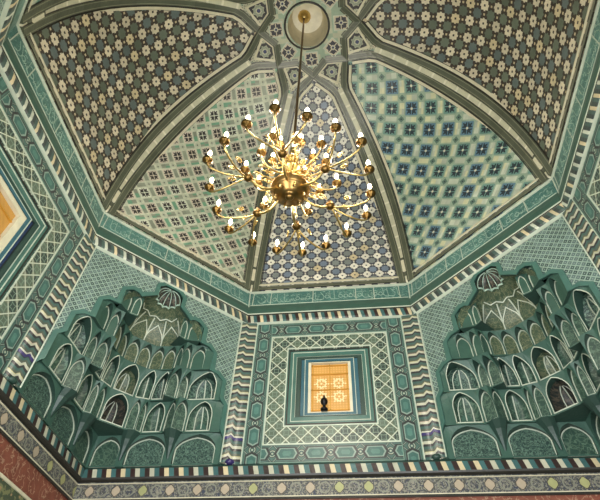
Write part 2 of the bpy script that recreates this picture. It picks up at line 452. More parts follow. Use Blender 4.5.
sides = {0: 'front', -90: 'left', 90: 'right', 180: 'back'}
win_no = 0
for th, nm in sides.items():
    fr = frame(th)
    mb = MB()
    # backing masonry of the wall with the window opening left free
    for (u0, u1, z0, z1) in ((-A, -.76, -1.6, 6.56), (.76, A, -1.6, 6.56), (-.76, .76, -1.6, 4.08), (-.76, .76, 5.63, 6.56)):
        if nm == 'back' and z0 < 0:  # openings added in the unseen wall to let light in
            if u1 <= 0: segs = [(u0, u1, 2.6, z1), (-A, -3.2, z0, 2.6), (-1.0, -.76, z0, 2.6)]
            elif u0 > 0: segs = [(u0, u1, 2.6, z1), (3.2, A, z0, 2.6), (.76, 1.0, z0, 2.6)]
            else: segs = [(u0, u1, z0, z1)]
        else: segs = [(u0, u1, z0, z1)]
        for q in segs: mb.box(fr, q[0], q[1], q[2], q[3], -.35, 0, M['teal_mid'] if q[3] > 3 else M['plaster'])
    wall = mb.build('wall_'+nm); tag(wall, kind='structure')
    if nm == 'back': continue
    def part(name, fill):
        b = MB(); fill(b); return b.build(name, wall)
    part('knot_border', lambda b: ring(b, fr, 1.40, 1.10, 3.46, 6.25, None, .0, .03, M['chain'], 'chain'))
    part('lattice_border', lambda b: ring(b, fr, 1.07, .77, 3.775, 5.92, None, .0, .02, M['wlattice']))
    part('white_outline', lambda b: [line_ring(b, fr, 1.085, 3.762, 5.93, .024, .02, M['white']), line_ring(b, fr, .77, 4.07, 5.64, .022, .02, M['white'])])
    # stepped window surround
    win_no += 1
    w = empty('window_%d' % win_no); tag(w, kind='structure')
    b = MB(); ring(b, fr, .76, .60, 4.08, 5.63, None, -.10, .0, M['teal']); ring(b, fr, .60, .52, 4.20, 5.51, None, -.10, -.03, M['teal_deep']); ring(b, fr, .52, .44, 4.26, 5.45, None, -.12, -.06, M['navy'] if th else M['blue_glass']); ring(b, fr, .44, .385, 4.29, 5.43, .05, -.12, -.05, M['blue_glass']); b.build('stepped_surround', w)
    b = MB(); line_ring(b, fr, .60, 4.235, 5.475, .012, -.02, M['white']); line_ring(b, fr, .525, 4.27, 5.44, .022, -.06, M['dark']); line_ring(b, fr, .445, 4.285, 5.43, .010, -.05, M['white']); line_ring(b, fr, .66, 4.16, 5.55, .012, .0, M['white']); line_ring(b, fr, .73, 4.11, 5.60, .02, .0, M['dark']); b.build('surround_line', w)
    b = MB(); ring(b, fr, .40, .335 if th == 0 else .27, 4.30, 5.42, None, -.16, -.06, M['cream']); b.build('window_frame', w)
    b = MB(); c = 4.82
    b.face([fr(-.345, 4.37, -.13), fr(.345, 4.37, -.13), fr(.345, 5.36, -.13), fr(-.345, 5.36, -.13)], M['pane'] if th == 0 else M['pane2'], [(-.345, -.45), (.345, -.45), (.345, .54), (-.345, .54)])
    b.face([fr(-.345, 4.37, -.15), fr(-.345, 5.36, -.15), fr(.345, 5.36, -.15), fr(.345, 4.37, -.15)], M['gold_bar'])
    b.build('lit_pane', w)
    b = MB()
    for uu in ((-.31, .31) if th else (-.31, 0, .31)): b.box(fr, uu-.008, uu+.008, 4.38, 5.35, -.13, -.105, M['gold_bar'])
    for zz in (4.42, 4.82, 5.14, 5.32): b.box(fr, -.34, .34, zz-.008, zz+.008, -.13, -.105, M['gold_bar'])
    b.build('pierced_grille', w)

# floor and dado friezes
b = MB(); b.face([(-4.4, -4.4, -1.6), (4.4, -4.4, -1.6), (4.4, 4.4, -1.6), (-4.4, 4.4, -1.6)], M['stone'], [(0, 0), (8, 0), (8, 8), (0, 8)])
tag(b.build('floor'), kind='structure')
tn = 0
def trim(mb, parent=None, smooth=False):
    global tn
    tn += 1; return tag(mb.build('trim_%d' % tn, None, smooth), kind='structure')
for th in (0, -90, 90):
    fr = frame(th)
    b = MB(); L = A
    # checker string course
    n = 8
    prof = [(0, 3.225), (.075, 3.245), (.085, 3.27), (.085, 3.40), (.07, 3.425), (0.0, 3.446)]
    for (d0, z0), (d1, z1) in zip(prof[:-1], prof[1:]):
        m = M['rope'] if .08 < (d0+d1)/2 < .09 else (M['dark'] if z1 < 3.3 else M['teal_deep'])
        b.face([fr(-L+d0, z0, d0), fr(L-d0, z0, d0), fr(L-d1, z1, d1), fr(-L+d1, z1, d1)], m, [(-L, z0-3.3), (L, z0-3.3), (L, z1-3.3), (-L, z1-3.3)])
    trim(b)
    b = MB()
    b.face([fr(-L, 2.96, .012), fr(L, 2.96, .012), fr(L, 3.225, .012), fr(-L, 3.225, .012)], M['frieze'], [(-L+.1, -.13), (L+.1, -.13), (L+.1, .135), (-L+.1, .135)])
    b.box(fr, -L, L, 2.925, 2.965, 0, .04, M['dark']); b.box(fr, -L, L, 2.955, 2.968, 0, .046, M['cream']); b.box(fr, -L, L, 3.19, 3.20, 0, .03, M['cream'])
    b.face([fr(-L, 2.58, .01), fr(L, 2.58, .01), fr(L, 2.93, .01), fr(-L, 2.93, .01)], M['maroon'], [(-L, 0), (L, 0), (L, .35), (-L, .35)])
    b.box(fr, -L, L, 2.55, 2.585, 0, .03, M['cream'])
    b.face([fr(-L, 1.6, .01), fr(L, 1.6, .01), fr(L, 2.56, .01), fr(-L, 2.56, .01)], M['floral'], [(-L, 0), (L, 0), (L, .96), (-L, .96)])
    trim(b)

# ---------------------------------------------------------------- upper mouldings and inscription frieze
def miter(d): return (A-d)*T8
for k in range(8):
    th = k*45; th = th-360 if th > 180 else th
    fr = frame(th)
    b = MB()
    prof = [(0, 6.29), (.05, 6.315), (.065, 6.35), (.065, 6.46), (.05, 6.50), (0, 6.52)]
    for (d0, z0), (d1, z1) in zip(prof[:-1], prof[1:]):
        m = M['rope_top'] if z0 > 6.3 and z1 < 6.51 else M['white']
        if th == 0 and m == M['rope_top']: m = M['rope']
        b.face([fr(-miter(d0), z0, d0), fr(miter(d0), z0, d0), fr(miter(d1), z1, d1), fr(-miter(d1), z1, d1)], m, [(-2, z0-6.4), (2, z0-6.4), (2, z1-6.4), (-2, z1-6.4)])
    trim(b)
    b = MB()
    prof = [(-.02, 6.52, 'dark'), (.035, 6.545, 'white'), (.04, 6.57, 'teal_mid'), (.02, 6.70, 'teal_mid'), (-.03, 6.835, 'teal'), (-.035, 6.85, 'inscr'), (-.095, 7.272, 'white'), (-.07, 7.285, 'white'), (-.075, 7.31, 'teal'), (-.35, 7.33, 'teal')]
    for (d0, z0, m), (d1, z1, _) in zip(prof[:-1], prof[1:]):
        b.face([fr(-miter(d0), z0, d0), fr(miter(d0), z0, d0), fr(miter(d1), z1, d1), fr(-miter(d1), z1, d1)], M[m], [(-miter(0)+k*4, z0), (miter(0)+k*4, z0), (miter(0)+k*4, z1), (-miter(0)+k*4, z1)])
    cor = trim(b)
    if th in (180, 135, -135): continue
    # raised flowing script and panel dividers
    s = MB(); nrm = (fr(0, 0, 1)-fr(0, 0, 0))+Vector((0, 0, -.14)); rr = random.Random(k+3)
    def Q(u, t):                      # t 0..1 over the inscription height
        return fr(u, 6.85+.415*t, -.035-.06*t)
    def line(pts, w=.014): s.sweep([Q(u, t) for u, t in pts], nrm, w, .006, M['white'])
    def stroke(pts, w=.012): s.sweep([Q(u, t) for u, t in pts], nrm, w*.8, .005, M['script'])
    xs = -1.6
    while xs < 1.6:
        line([(xs, .02), (xs, .98)], .016); xs += rr.choice((.38, .52, .9))
    for tt in (.03, .97): line([(-1.64, tt), (1.64, tt)], .014)
    xs = -1.5
    while xs < 1.45:
        kind = rr.random(); w = rr.uniform(.09, .16)
        if kind < .3:      # tall letter with foot
            stroke([(xs, .88), (xs+.008, .6), (xs+.012, .3), (xs+.05, .2), (xs+w, .22)])
        elif kind < .5:    # long low bowl
            stroke([(xs, .42), (xs+.02, .26), (xs+.07, .17), (xs+.13, .2), (xs+w+.04, .38)]); stroke([(xs+.07, .5), (xs+.09, .54)], .022)
        elif kind < .7:    # loop
            stroke([(xs+.05+.042*math.cos(a), .42+.13*math.sin(a)) for a in [PI*2*i/8 for i in range(9)]], .014); stroke([(xs+.09, .38), (xs+w, .3)])
        elif kind < .85:   # teeth
            stroke([(xs, .25), (xs+.01, .4), (xs+.025, .26), (xs+.045, .42), (xs+.06, .26), (xs+.085, .42), (xs+.1, .24), (xs+w, .22)], .013)
        else:              # sweeping diagonal
            stroke([(xs, .8), (xs+.04, .66), (xs+.08, .45), (xs+.07, .25), (xs, .15)]); stroke([(xs+.06, .82), (xs+.1, .86)], .02)
        if rr.random() < .5: stroke([(xs+.03, .66), (xs+.06, .72), (xs+.09, .68)], .011)
        xs += w*.8
    s.build('inscription', cor)
    # white corner seam
    if th in (0, 45, 90, -45, -90):
        s = MB(); s.tube([fr(miter(-.02), 6.58, -.0), fr(miter(-.035), 6.85, -.035), fr(miter(-.095), 7.27, -.095)], .016, M['white'], 6); s.build('corner_seam', cor)

# ---------------------------------------------------------------- striped angle pilasters
plab = {(-67.5): 'chevron striped angle pilaster between left window wall and left honeycomb niche',
        (-22.5): 'chevron striped angle pilaster just left of the lit amber window panel',
        (22.5): 'chevron striped angle pilaster just right of the lit amber window panel',
        (67.5): 'chevron striped angle pilaster right of the right honeycomb niche, cut by photo edge'}
for az, lab in plab.items():
    side = 1 if az > 0 else -1
    if abs(az) < 45: f_main, f_diag = 0, side*45; um = side*HW; inn = -side
    else: f_main, f_diag = side*90, side*45; um = -side*HW; inn = side
    fm = frame(f_main); fd = frame(f_diag)
    base = fm(um, ZS, 0); o = empty('striped_pilaster', base); tag(o, lab, 'pilaster', 'chevron pilasters at the octagon corners')
    b = MB()
    # cross-section: out along main face .23, then along diagonal face .10 with a rounded fold
    ud = (fd(0, 0, 0)-fm(um, 0, 0)); ud.z = 0; ud.normalize()
    umv = (fm(um+inn, 0, 0)-fm(um, 0, 0)).normalized(); nm = fm(0, 0, 1)-fm(0, 0, 0); nd = fd(0, 0, 1)-fd(0, 0, 0); nb = (nm+nd).normalized()
    o0 = fm(um, 0, 0)
    pts = [(o0+umv*.235, .235), (o0+umv*.225+nm*.04, .225), (o0+umv*.09+nm*.055, .09), (o0+umv*.03+nb*.062, .03), (o0+ud*.05+nd*.055, -.05), (o0+ud*.10+nd*.04, -.10), (o0+ud*.105, -.105)]
    nz = 24
    b.grid(lambda i, j: pts[i][0]-base+Vector((0, 0, ZS+(6.30-ZS)*j/nz)), len(pts)-1, nz, M['zig'], lambda i, j: (pts[i][1], ZS+(6.30-ZS)*j/nz))
    b.build('shaft', o, True)
    b = MB(); r0 = o0-base
    for q, n_ in ((umv*.245, nm), (ud*.115, nd)):
        b.sweep([r0+q+Vector((0, 0, ZS+.02)), r0+q+Vector((0, 0, 6.29))], n_, .018, .03, M['white'])
    b.build('edge_fillet', o)
    b = MB(); c0 = r0+umv*.06+nb*.03
    b.lathe([(.0, ZS-.0), (.05, ZS), (.085, ZS+.03), (.07, ZS+.07), (.03, ZS+.09), (0, ZS+.10)], M['cobalt'] if az == -22.5 else M['teal_deep'], 14, (c0.x, c0.y, c0.z))
    b.build('glazed_foot', o, True)

# ---------------------------------------------------------------- squinches with muqarnas
TIERS = [
 (3.446, 3.94, [(2.283, .06), (2.20, .06), (1.42, .06), (1.36, .06), (.62, .06), (.58, .06), (.06, .06)]),
 (3.94, 4.48, [(2.20, .14), (2.05, .15), (1.60, .15), (1.42, .31), (1.22, .16), (.87, .16), (.80, .27), (.63, .32), (.475, .475)]),
 (4.48, 4.98, [(2.13, .21), (2.06, .21), (1.52, .22), (1.38, .30), (1.22, .43), (1.15, .27), (.92, .27), (.67, .37), (.52, .52)]),
 (4.98, 5.44, [(1.93, .41), (1.80, .41), (1.53, .42), (1.40, .54), (1.24, .44), (1.02, .44), (.79, .46), (.625, .625)]),
 (5.44, 5.86, [(1.72, .62), (1.71, .62), (1.45, .68), (1.37, .80)]),
]
def uw(p): return ((p[0]-p[1])*math.sqrt(.5), (2.3431-p[0]-p[1])*math.sqrt(.5))

def arch_outline(a, h, hs, n=6):
    """pointed keel arch, half width a, springing hs, apex h: list of (u,z) left foot to right foot"""
    L = [(-a, 0), (-a, hs*.5), (-a, hs)]
    for i in range(1, n+1):
        t = i/n; L.append((-a*(1-t**1.75), hs+(h-hs)*(math.sin(t*PI/2)*.6+.4*t)))
    Rr = [(-u, z) for u, z in L[:-1]][::-1]
    return L+Rr
def halfw(L, z):
    n = len(L)//2
    for (u0, z0), (u1, z1) in zip(L[:n], L[1:n+1]):
        if z0 <= z <= z1: return -(u0+(u1-u0)*((z-z0)/(z1-z0+1e-9)))
    return .002

def niche(parent, F, P, Q, z0, z1, kind, pmat, dep=.10, fmat=None, marg=.016, hmax=.975, name='arched_niche', lean=None):
    """one arched cell on the vertical face P->Q (local u,w) from z0 to z1"""
    fmat = fmat or M['teal_mid']
    P = Vector(P); Q = Vector(Q); W = (Q-P).length; t = (Q-P)/W
    n = Vector((t.y, -t.x))
    if n.y > 0 or (abs(n.y) < 1e-3 and n.x*P.x > 0): n = -n
    mid = (P+Q)/2; H = z1-z0
    def L3(u, z, d):
        q = mid+t*u+n*d; return F(q.x, q.y, z0+z)
    def LF(u, z, d=0):
        q = mid+t*u
        if lean: q = lean(q, z0+z)
        q = q+n*d; return F(q.x, q.y, z0+z)
    a = W/2-marg; zb = .022; top = H*hmax; hs = H*.5
    out = [(u, z+zb) for u, z in arch_outline(a, top-zb, hs)]
    # matching points on the outer rectangle
    rect = []
    for u, z in out:
        if z <= hs+zb+1e-6: rect.append((-W/2 if u < 0 else W/2, z))
        else: rect.append((max(-W/2, min(W/2, u*1.0*(W/2)/a*1.35)), z if abs(u) > a*.97 else H))
    b = MB()
    for i in range(len(out)-1):
        q = [rect[i], out[i], out[i+1], rect[i+1]]
        b.face([LF(u, z) for u, z in q], fmat, q)
    li = [k for k in range(len(rect)) if rect[k][1] == H]
    f, l = li[0], li[-1]
    if rect[f][0] > -W/2+1e-6: b.face([LF(*rect[f-1]), LF(*rect[f]), LF(-W/2, H)], fmat, [(0, 0), (.1, 0), (.1, .1)])
    if rect[l][0] < W/2-1e-6: b.face([LF(*rect[l+1]), LF(*rect[l]), LF(W/2, H)], fmat, [(0, 0), (.1, 0), (.1, .1)])
    b.face([L3(-W/2, 0, 0), L3(W/2, 0, 0), L3(W/2, zb, 0), L3(-W/2, zb, 0)], fmat, [(0, 0), (W, 0), (W, .03), (0, .03)])
    for i in range(len(out)-1):
        q0, q1 = out[i], out[i+1]
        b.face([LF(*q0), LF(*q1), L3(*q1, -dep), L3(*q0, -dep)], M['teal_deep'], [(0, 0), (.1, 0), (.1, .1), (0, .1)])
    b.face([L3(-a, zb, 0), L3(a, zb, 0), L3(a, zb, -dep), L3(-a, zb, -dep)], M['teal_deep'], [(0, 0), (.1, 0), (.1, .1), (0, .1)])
    o = b.build(name, parent)
    # inner panel
    def D(s, zf):
        if kind == 'flat': return -dep*.85
        if kind == 'fold': return -dep*(.55+.75*(1-abs(s)))*(1-.35*zf)
        if kind == 'vault': return -dep*(.35+1.35*math.sqrt(max(0, 1-s*s)))*(1-.55*zf**2)
        return -dep
    b = MB(); NU, NV = 8, 9; hh = top-zb
    L0 = arch_outline(a*.97, hh*.985, hs)
    def g(i, j):
        zf = j/NV; z = zf*hh*.98; s = -1+2*i/NU
        return L3(halfw(L0, z)*s, z+zb, D(s, zf))
    b.grid(g, NU, NV, pmat, lambda i, j: ((-1+2*i/NU)*a+mid.x, j/NV*hh+z0))
    b.build('glazed_panel', o, kind == 'vault')
    # white rim and ribs
    b = MB(); Nw = L3(0, 0, 1)-L3(0, 0, 0); rw = .017
    rim = [(u*.955, z*1.0-.003) for u, z in out]
    if kind == 'flat':
        b.sweep([L3(u*.96, zb+(z-zb)*.97, 0) for u, z in out], Nw, rw, .012, M['white'], True, -dep*.85)
    else:
        b.sweep([LF(u, z, 0) for u, z in rim], Nw, rw*.8, .008, M['white'], False, 0.0)
        b.sweep([L3(-a, zb+.006, 0), L3(a, zb+.006, 0)], Nw, rw, .008, M['white'])
        zs = [0, .2, .4, .6, .8, .95]
        b.sweep([L3(0, zb+hh*z, D(0, z)) for z in zs], Nw, rw, .014, M['white'])
        if kind == 'vault' and W > .38:
            for sg in (-.55, .55): b.sweep([L3(halfw(L0, hh*z)*sg, zb+hh*z, D(sg, z)) for z in zs], Nw, rw*.8, .014, M['white'])
    b.build('white_rim', o)
    return o

def squinch(th, lab):
    fr = frame(th)
    org = fr(0, ZS, 0)
    root = empty('muqarnas_squinch', org); tag(root, lab, 'muqarnas', 'honeycomb vaulted corner niches')
    F = lambda u, w, z: fr(u, z, -w)-org
    sl = MB(); LEAN = [.10, .09, .20, .12, .0]
    for ti, (z0, z1, half) in enumerate(TIERS):
        H = [Vector(uw(p)) for p in half]
        full = H+[Vector((-q.x, q.y)) for q in H[::-1] if q.x > 1e-3]
        # masonry soffit of this tier
        if ti > 0:
            if ti == 4:
                polys = [[H[0], H[1], H[2], H[3], Vector((H[3].x+.0, H[3].y+.35)), Vector((H[0].x, H[0].y+.0))+Vector((.02, .3))]]
                polys.append([Vector((-q.x, q.y)) for q in polys[0]][::-1])
            else: polys = [full+[Vector((-HW, 0)), Vector((0, HW)), Vector((HW, 0))]]
            for poly in polys:
                pts3 = [F(q.x, q.y, z0) for q in poly]
                for tri in tessellate_polygon([pts3]):
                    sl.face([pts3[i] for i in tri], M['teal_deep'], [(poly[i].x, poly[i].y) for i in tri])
        def lean(q, z, k=LEAN[ti], z0=z0, z1=z1):
            f = max(0, ((z-z0)/(z1-z0)-.35)/.65); return Vector((q.x, q.y-k*f**1.7*min(1, max(0, q.y)/.2)))
        # niches, right half then mirrored
        def both(i, kind, mat, **k):
            for s in (1, -1):
                P = Vector((H[i].x*s, H[i].y)); Q = Vector((H[i+1].x*s, H[i+1].y))
                if s < 0: P, Q = Q, P
                niche(root, F, P, Q, z0, z1, kind, mat, lean=lean, **k)
        def blank(i, m=None):
            for s in (1, -1):
                P = (H[i].x*s, H[i].y); Q = (H[i+1].x*s, H[i+1].y)
                sl.grid(lambda i, j: F(*lean(Vector(P).lerp(Vector(Q), i), z0+(z1-z0)*j/6), z0+(z1-z0)*j/6), 1, 6, m or M['teal_mid'])
        def centre(i, kind, mat, **k):      # cell that straddles the axis (last segment + its mirror)
            Q = Vector((H[i].x, H[i].y)); P = Vector((-Q.x, Q.y)); niche(root, F, P, Q, z0, z1, kind, mat, lean=lean, **k)
        rich, pan, gold, flat, dk = M['panel_rich'], M['panel'], M['panel_gold'], M['panel_flat'], M['niche_dark']
        if ti == 0:
            blank(0); both(1, 'flat', rich, dep=.05, marg=.05, hmax=.97); blank(2); both(3, 'flat', rich, dep=.05, marg=.05, hmax=.97); blank(4); both(5, 'flat', pan, dep=.05, marg=.04, hmax=.97)
        elif ti == 1:
            blank(0); both(1, 'vault', pan, dep=.10); both(2, 'flat', pan, dep=.03, marg=.012); both(3, 'flat', pan, dep=.03, marg=.012)
            both(4, 'vault', pan, dep=.10); both(5, 'flat', pan, dep=.02, marg=.008); both(6, 'flat', pan, dep=.03, marg=.012)
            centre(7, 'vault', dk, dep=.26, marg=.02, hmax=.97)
        elif ti == 2:
            blank(0); both(1, 'vault', rich, dep=.12, marg=.02); both(2, 'flat', pan, dep=.02, marg=.01); both(3, 'flat', pan, dep=.03, marg=.012); both(4, 'flat', pan, dep=.02, marg=.01); both(5, 'vault', rich, dep=.08, marg=.012); both(6, 'vault', pan, dep=.07, marg=.014)
            centre(7, 'vault', gold, dep=.18, marg=.03)
        elif ti == 3:
            blank(0); both(1, 'flat', flat, dep=.04, marg=.018); both(2, 'flat', flat, dep=.04, marg=.012); both(3, 'flat', flat, dep=.03, marg=.012)
            both(4, 'flat', gold, dep=.04, marg=.01); both(5, 'flat', gold, dep=.04, marg=.01); both(6, 'flat', gold, dep=.04, marg=.01)
        elif ti == 4:
            both(1, 'flat', flat, dep=.05, marg=.03); both(2, 'flat', flat, dep=.02, marg=.008)
    # blank infill masonry behind the top cells and corbel brackets below the paired leaves
    for s in (1, -1):
        for (px, tip, z) in (((1.42, .25), (1.39, .04), 3.94), ((.72, .25), (.60, .06), 3.94)):
            c = Vector(uw(px)); tpt = Vector(uw(tip)); c.x *= s; tpt.x *= s
            tx = Vector((.7071*s, -.7071)); ty = Vector((-.7071*s, -.7071))
            n = 8; cc = c-ty*.06; rg = []
            for lv in range(5):
                f = lv/4; rad = .125*(1-f)**1.4+.02; q = cc.lerp(tpt, f**.5)
                rg.append([F(*(q+tx*rad*math.cos(PI*2*i/n)+ty*rad*.9*math.sin(PI*2*i/n)), z-.40*f) for i in range(n+1)])
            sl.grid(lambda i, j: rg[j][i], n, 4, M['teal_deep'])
    sl.build('tier_soffit', root)
    # half dome over the centre, from the tier four polygon up to the fluted cap
    base_h = [Vector(uw(p)) for p in [(1.74, .62), (1.24, .44), (.90, .445), (.625, .625)]]
    base_c = base_h+[Vector((-q.x, q.y)) for q in base_h[-2::-1]]
    nb_ = len(base_c)
    top_c = [Vector((.21*math.sin(PI/2-PI*i/(nb_-1)), .06+.24*math.cos(PI/2-PI*i/(nb_-1)))) for i in range(nb_)]
    def sd(i, f):                 # f 0..1 up
        k = f**1.0; r = 1-(1-math.sqrt(max(0, 1-k*k*.97)))*1.0
        r = max(0, (r-.17)/.83)
        q = top_c[i].lerp(base_c[i], r); return F(q.x, q.y, 5.44+.58*f)
    b = MB(); NV = 8
    b.grid(lambda i, j: sd(i, j/NV), nb_-1, NV, M['panel_gold'], lambda i, j: (i*.3, j/NV*.7))
    hd = b.build('half_dome', root)
    b = MB()
    for i in range(1, nb_-1):
        P = [sd(i, f) for f in (0, .2, .4, .55, .7, .82)]; c = F(0, .2, 5.6)
        b.sweep(P, [(c-p).normalized() for p in P], .02, .012, M['white'])
    for i in range(1, nb_-2):     # pointed arch heads and star points between ribs
        for P in ([sd(i, .30), sd(i, .46).lerp(sd(i+1, .46), .10), (sd(i, .68)+sd(i+1, .68))/2, sd(i, .46).lerp(sd(i+1, .46), .90), sd(i+1, .30)], [sd(i, .86), (sd(i, .80)+sd(i+1, .80))/2, sd(i+1, .86)]):
            c = F(0, .2, 5.6); b.sweep([q+(c-q).normalized()*.012 for q in P], [(c-p).normalized() for p in P], .016, .012, M['white'])
    P = [sd(i, 0.02) for i in range(1, nb_-1)]; b.sweep(P, [(F(0, .2, 5.6)-p).normalized() for p in P], .018, .014, M['white'])
    b.build('rib_star', hd)
    # fluted cap
    b = MB(); nf = 24
    def cap(i, j):
        a = -PI/2+PI*i/nf; f = j/7; fl = 1-.16*abs(math.sin(i*PI/4)); r = (math.cos(f*PI/2*.98)**.7)*fl
        return F(.23*r*math.sin(a), .04+.26*r*math.cos(a), 6.02+.24*math.sin(f*PI/2))
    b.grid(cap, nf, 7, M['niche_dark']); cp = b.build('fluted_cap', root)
    b = MB()
    for i in range(0, nf+1, 4):
        P = [cap(i, j) for j in range(8)]; b.sweep(P, [(F(0, -.1, 6.1)-p).normalized() for p in P], .012, .012, M['script'])
    P = [cap(i, 0) for i in range(nf+1)]; b.sweep(P, [(F(0, -.1, 5.9)-p).normalized() for p in P], .025, .015, M['script'])
    b.build('cap_ribs', cp)
    # lattice spandrel with stepped opening
    sil = [(1.545, 3.446), (1.545, 3.86), (1.50, 3.94), (1.46, 3.98), (1.46, 4.42), (1.36, 4.52), (1.36, 4.86), (1.22, 4.965), (1.085, 4.965), (1.085, 5.33), (.96, 5.43), (.80, 5.43), (.80, 5.74), (.66, 5.845), (.53, 5.845), (.48, 5.80), (.34, 5.90), (.25, 5.96), (.25, 6.18), (.13, 6.285), (0, 6.29)]
    HE = HW-.107; poly = [(-HE, 3.446), (-HE, 6.285), (HE, 6.285), (HE, 3.446)]+sil+[(-u, z) for u, z in sil[-2::-1]]
    pts = [F(u, 0, z) for u, z in poly]; b = MB()
    for tri in tessellate_polygon([pts]): b.face([pts[i] for i in tri], M['lattice'], [poly[i] for i in tri])
    # thickness of the opening edge
    E = sil+[(-u, z) for u, z in sil[-2::-1]]
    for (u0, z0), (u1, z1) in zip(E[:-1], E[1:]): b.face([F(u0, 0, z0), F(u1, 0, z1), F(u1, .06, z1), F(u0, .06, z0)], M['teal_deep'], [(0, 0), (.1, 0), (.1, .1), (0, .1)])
    b.build('lattice_spandrel', root)
    b = MB(); N0 = F(0, -1, 0)-F(0, 0, 0)
    b.sweep([F(u*1.0+(.022 if u > 0 else -.022 if u < 0 else 0), 0, z+.01) for u, z in E], N0, .075, .02, M['teal'])
    b.build('opening_border', root)
    # plain backing so the dome load has a wall: the square corner behind the niche
    return root
squinch(-45, 'honeycomb vaulted green corner niche left of the lit window')
squinch(45, 'honeycomb vaulted green corner niche right of the lit window')
for th, nm in ((45, 'right'), (-45, 'left')):
    pass
# masonry above and around the diagonal openings, plus rear diagonals
for th, n in ((135, 'back_right'), (-135, 'back_left')):
    fr = frame(th); b = MB(); b.face([fr(-HW, 3.446), fr(HW, 3.446), fr(HW, 6.3), fr(-HW, 6.3)], M['lattice'], [(-HW, 3.4), (HW, 3.4), (HW, 6.3), (-HW, 6.3)])
    b.face([fr(-HW, 3.446), fr(HW, 3.446), fr(0, 3.446, -HW)], M['teal_deep'], [(0, 0), (1, 0), (1, 1)])
    tag(b.build('wall_'+n), kind='structure')

# ---------------------------------------------------------------- dome
AX = -.10
NS = 2.4; ZB = 7.31; HD = 4.45
def prof(v):
    f = v*PI/2; return max(0, math.cos(f))**(2/NS), math.sin(f)**(2/NS)
def dome(az, v, lift=0.0):
    rel = (az+22.5) % 45-22.5
    sm = min(1, v/.75); sm = sm*sm*(3-2*sm)
    base = 4.10/math.cos(R(rel)); rnd = 4.40
    rad = base+(rnd-base)*sm
    c, s = prof(v); r = rad*c-lift*c; z = ZB+HD*s-lift*s
    return Vector((r*math.sin(R(az))+AX*v*v, r*math.cos(R(az)), z))
def dr(az, v):
    q = dome(az, v); return math.hypot(q.x-AX*v*v, q.y)
def v_of(az, r):
    lo, hi = 0.0, 1.0
    for _ in range(40):
        m = (lo+hi)/2
        if dr(az, m) > r: lo = m
        else: hi = m
    return (lo+hi)/2
def dp(az, r, lift=0.0): return dome(az, v_of(az, r), lift)
def dxy(x, y, lift=0.0): return dp(math.degrees(math.atan2(x, y)), math.hypot(x, y), lift)
def dn(p): return (Vector((AX, 0, 8.6))-Vector(p)).normalized()

ceil = empty('ceiling', (0, 0, 0)); tag(ceil, kind='structure')
pm = {0: 'dome_blue', 45: 'dome_teal', -45: 'dome_cream', 90: 'dome_dark', -90: 'dome_dark', 135: 'dome_cream', -135: 'dome_teal', 180: 'dome_blue'}
for c, mn in pm.items():
    b = MB(); nu, nv = 20, 40
    arc = [0]; prev = dome(c, 0)
    for j in range(1, nv+1): q = dome(c, j/nv*v_of(c, .47)); arc.append(arc[-1]+(q-prev).length); prev = q
    vt = v_of(c, .47); V = [j/nv*vt for j in range(nv+1)]
    b.grid(lambda i, j: dome(c-22.5+45*i/nu, V[j]), nu, nv, M[mn], lambda i, j: (R(-22.5+45*i/nu)*dr(c-22.5+45*i/nu, V[j])+.09, arc[j]+.05))
    b.build('dome_panel', ceil, True)

def rib_path(cz, s):
    """band that rises from corner azimuth cz, leans to side s, crosses, ends at inner star corner; (x,y)-> list of 3d"""
    P = []
    v0 = 0; v1 = v_of(cz, 1.72)
    n = 22
    for i in range(n+1):
        v = v1*i/n; f = i/n
        d = .105+.05*math.sin(PI*min(1, f*1.0))**1.0+.0*f
        r = dr(cz, v); az = cz+s*math.degrees(d/r); P.append(dome(az, v))
    def pl(az, r): return (r*math.sin(R(az)), r*math.cos(R(az)))
    a0 = (1.62, .125); seq = [pl(cz+s*math.degrees(.125/1.62), 1.60), pl(cz+s*22.5, 1.12), pl(cz+s*45, .86)]
    for (x0, y0), (x1, y1) in zip(seq[:-1], seq[1:]):
        for k in range(1, 9):
            f = k/8; P.append(dxy(x0+(x1-x0)*f, y0+(y1-y0)*f))
    return P
for k in range(8):
    cz = 22.5+45*k
    for s in (1, -1):
        P = rib_path(cz, s); Nn = [dn(p) for p in P]
        b = MB(); b.sweep(P, Nn, .165, .055, M['rib'], False, -.01); b.build('dome_rib', ceil)
        # cream and dark edging beside the band, on the panel side, up to the crossing
        b = MB(); m = 23+8
        for off, w, mt, th_ in ((.098, .012, M['dark'], .05), (.14, .065, M['cream'], .03), (.176, .010, M['dark'], .024)):
            Q_ = []
            for i in range(m):
                t = (P[min(i+1, m-1)]-P[max(i-1, 0)]).normalized(); sd_ = t.cross(Nn[i]).normalized()
                Q_.append(P[i]+sd_*off*s)
            if s == 1: pass
            b.sweep(Q_[:m-2], Nn[:m-2], w, th_, mt)
        b.build('panel_border', ceil)
    # cream strip between the twin bands
    v1 = v_of(cz, 1.62); P = [dome(cz, v1*i/20) for i in range(21)]
    b = MB(); b.sweep(P, [dn(p) for p in P], .115, .075, M['core'], False, -.01); b.build('rib_strip', ceil)
    # knop at the springing
    b = MB(); p0, p1 = dome(cz, .012), dome(cz, .07); nn = dn(p0)
    b.sweep([p0, p0.lerp(p1, .15), p0.lerp(p1, .85), p1], nn, .17, .08, M['rib']); b.sweep([p0.lerp(p1, .2), p0.lerp(p1, .8)], nn, .07, .11, M['cream'])
    b.build('rib_base', ceil)
